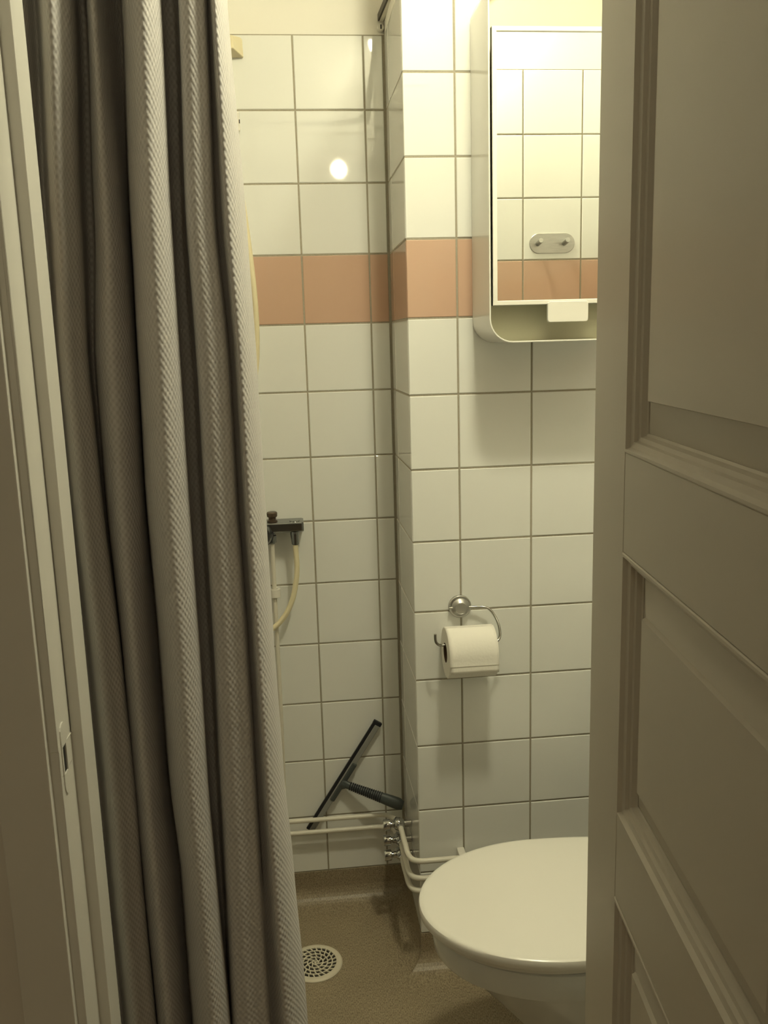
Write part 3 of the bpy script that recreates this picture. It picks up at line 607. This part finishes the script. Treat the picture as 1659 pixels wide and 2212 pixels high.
for z, y, lab in ((.280, VY, 'topmost chrome stop valve in the stack by the tiled corner'), (.238, VY + .003, 'middle chrome stop valve in the stack by the tiled corner'), (.207, VY - .010, 'lowest chrome stop valve in the stack by the tiled corner')):
    v = thing('stop_valve', (.21, y, z), lab, 'valve', 'stop valves')
    build(sphere((.2095, y, z), .0155 if z > .27 else .0125, 20, 12), 'body', 'chrome', v)
    build(MB().lathe((.205, y, z), (-1, 0, 0), [(0, 0), (0, .0085), (.010, .0080), (.012, .0065), (.018, .0065), (.018, 0)], 18), 'neck', 'chrome', v)
    build(MB().lathe((.190, y, z), (-1, 0, 0), [(0, 0), (0, .0100), (.002, .0128), (.0165, .0128), (.018, .0118), (.018, .0085), (.017, 0)], 24), 'handle', 'chrome', v)
    build(MB().lathe((.2125, y - .004, z), (0, -1, 0), [(0, 0), (0, .0095), (.014, .0095), (.016, .0075), (.016, 0)], 6, False), 'outlet_nut', 'chrome', v)
    build(MB().lathe((.207, y + .004, z), (0, 1, 0), [(0, 0), (0, .0092), (.014, .0092), (.018, .007), (.018, 0)], 6, False), 'inlet_nut', 'chrome', v)
    build(MB().lathe((.220, y, z), (1, 0, 0), [(0, .008), (.0188, .008)], 20), 'wall_mount', 'chrome', v)

# ------------------------------------------------------------------ squeegee
sq = thing('squeegee', (-.004, 2.058, .216), 'grey squeegee with a black rubber blade leaning on the tiles behind the pipes', 'squeegee')
A = Vector((.1735, 2.060, .489)); Bq = Vector((-.0078, 2.060, .2108)); d = (Bq - A).normalized(); nv = Vector((0, -1, 0)); s_ = d.cross(nv).normalized()
if s_.x < 0: s_ = -s_
LEN = (Bq - A).length
def obox(o, a, b, c, la, lb, lc):
    """box from point o, spans given as (lo,hi) along a,b,c"""
    m = MB(); vs = []
    for k in (0, 1):
        for j, i in ((0, 0), (0, 1), (1, 1), (1, 0)): vs.append(o + a * la[i] + b * lb[j] + c * lc[k])
    return m.add(vs, [(0, 3, 2, 1), (4, 5, 6, 7), (0, 1, 5, 4), (1, 2, 6, 5), (2, 3, 7, 6), (3, 0, 4, 7)])
build(obox(A, d, s_, nv, (0, LEN), (-.0045, .0045), (-.001, .005)), 'blade', 'black', sq, bevel=.0006)
build(obox(A, d, s_, nv, (.008, LEN), (.0025, .0165), (-.003, .006)), 'channel', 'midgrey', sq, bevel=.002)
build(obox(A, d, s_, nv, (-.0005, .009), (-.0045, .0175), (-.0035, .0065)), 'end_cap', 'black', sq, bevel=.001)
mid = A + d * (LEN * .555)
build(obox(mid, d, s_, nv, (-.062, .052), (.006, .0190), (-.004, .0085)), 'clamp', 'grey', sq, bevel=.003)
H0 = mid + s_ * .012 + nv * .002; H1 = Vector((.2290, 2.000, .2865)); hd = (H1 - H0).normalized(); HL = (H1 - H0).length
hu = hd.cross(Vector((0, -1, 0))).normalized(); hw = hd.cross(hu)
rings = []
for t, w, h in ((0, .018, .008), (.08, .0095, .007), (.2, .009, .007), (.5, .0115, .009), (.8, .0150, .011), (.93, .0155, .0115), (1, .011, .009)):
    c = H0 + hd * (HL * t); rings.append([c + hu * (w * math.cos(2 * PI * k / 20)) + hw * (h * math.sin(2 * PI * k / 20)) for k in range(20)])
hdl = build(MB().loft(rings), 'handle', 'grey', sq)
for k in range(16):
    t = .14 + .50 * k / 15; c = H0 + hd * (HL * t); w = .0080 + .0055 * t
    rib = [c + hu * (w * 1.12 * math.cos(a * PI / 10)) + hw * ((.0066 + .0042 * t) * 1.08 * math.sin(a * PI / 10)) for a in range(20)]
    build(MB().tube(rib, .0015, 6, closed=True), 'grip_rib', 'black', hdl)

# ------------------------------------------------------------------ floor drain
dr = thing('floor_drain', (-.005, 1.832, 0), 'round cream plastic floor drain grate beside the curtain', 'drain')
DC = Vector((-.005, 1.832, 0)); DR = .0625
build(MB().lathe((DC.x, DC.y, .0006), (0, 0, 1), [(.0, 0), (.0, .053), (.0001, .053)], 40), 'pit_shade', 'hole', dr)  # flat near-black disc, the darkness of the drain depth is painted
build(MB().lathe((DC.x, DC.y, 0), (0, 0, 1), [(.0006, .0635), (.0026, .0625), (.0042, .0600), (.0046, .0520), (.0040, .0500), (.001, .0500)], 56), 'rim', 'drain', dr)
gm = MB(); NS = 16
def strip(path, w, z0, z1):
    L_ = []
    for i, p in enumerate(path):
        t = (path[min(i + 1, len(path) - 1)] - path[max(i - 1, 0)]).normalized(); s = Vector((-t.y, t.x, 0)) * w / 2
        L_.append([(p.x - s.x, p.y - s.y, z0), (p.x + s.x, p.y + s.y, z0), (p.x + s.x, p.y + s.y, z1), (p.x - s.x, p.y - s.y, z1)])
    gm.loft(L_, False)
RS = [.0070 + .0109 * i for i in range(5)]
for i, r in enumerate(RS):
    gm.lathe((DC.x, DC.y, 0), (0, 0, 1), [(.0012, r - .0013), (.0042, r - .0013), (.0042, r + .0013), (.0012, r + .0013)], 48, False)
    if i:
        n_ = round(2 * PI * (r - .0054) / .0118); tw = .42
        for k in range(n_):
            th = 2 * PI * (k + .5 * (i % 2)) / n_ + .25 * i
            pth = [Vector((DC.x + q_ * math.cos(th + tw * (q_ - r) / q_), DC.y + q_ * math.sin(th + tw * (q_ - r) / q_), 0)) for q_ in (RS[i - 1], (RS[i - 1] + r) / 2, r)]
            strip(pth, .0026, .0012, .0040)
gm.lathe((DC.x, DC.y, 0), (0, 0, 1), [(.0012, .0), (.0041, .0), (.0041, .0030), (.0012, .0030)], 16, False)
for k in range(3):
    th = 2 * PI * k / 3 + .4; strip([DC + Vector((q_ * math.cos(th), q_ * math.sin(th), 0)) for q_ in (.002, .005, .008)], .0021, .0012, .0040)
build(gm, 'grate', 'drain', dr)
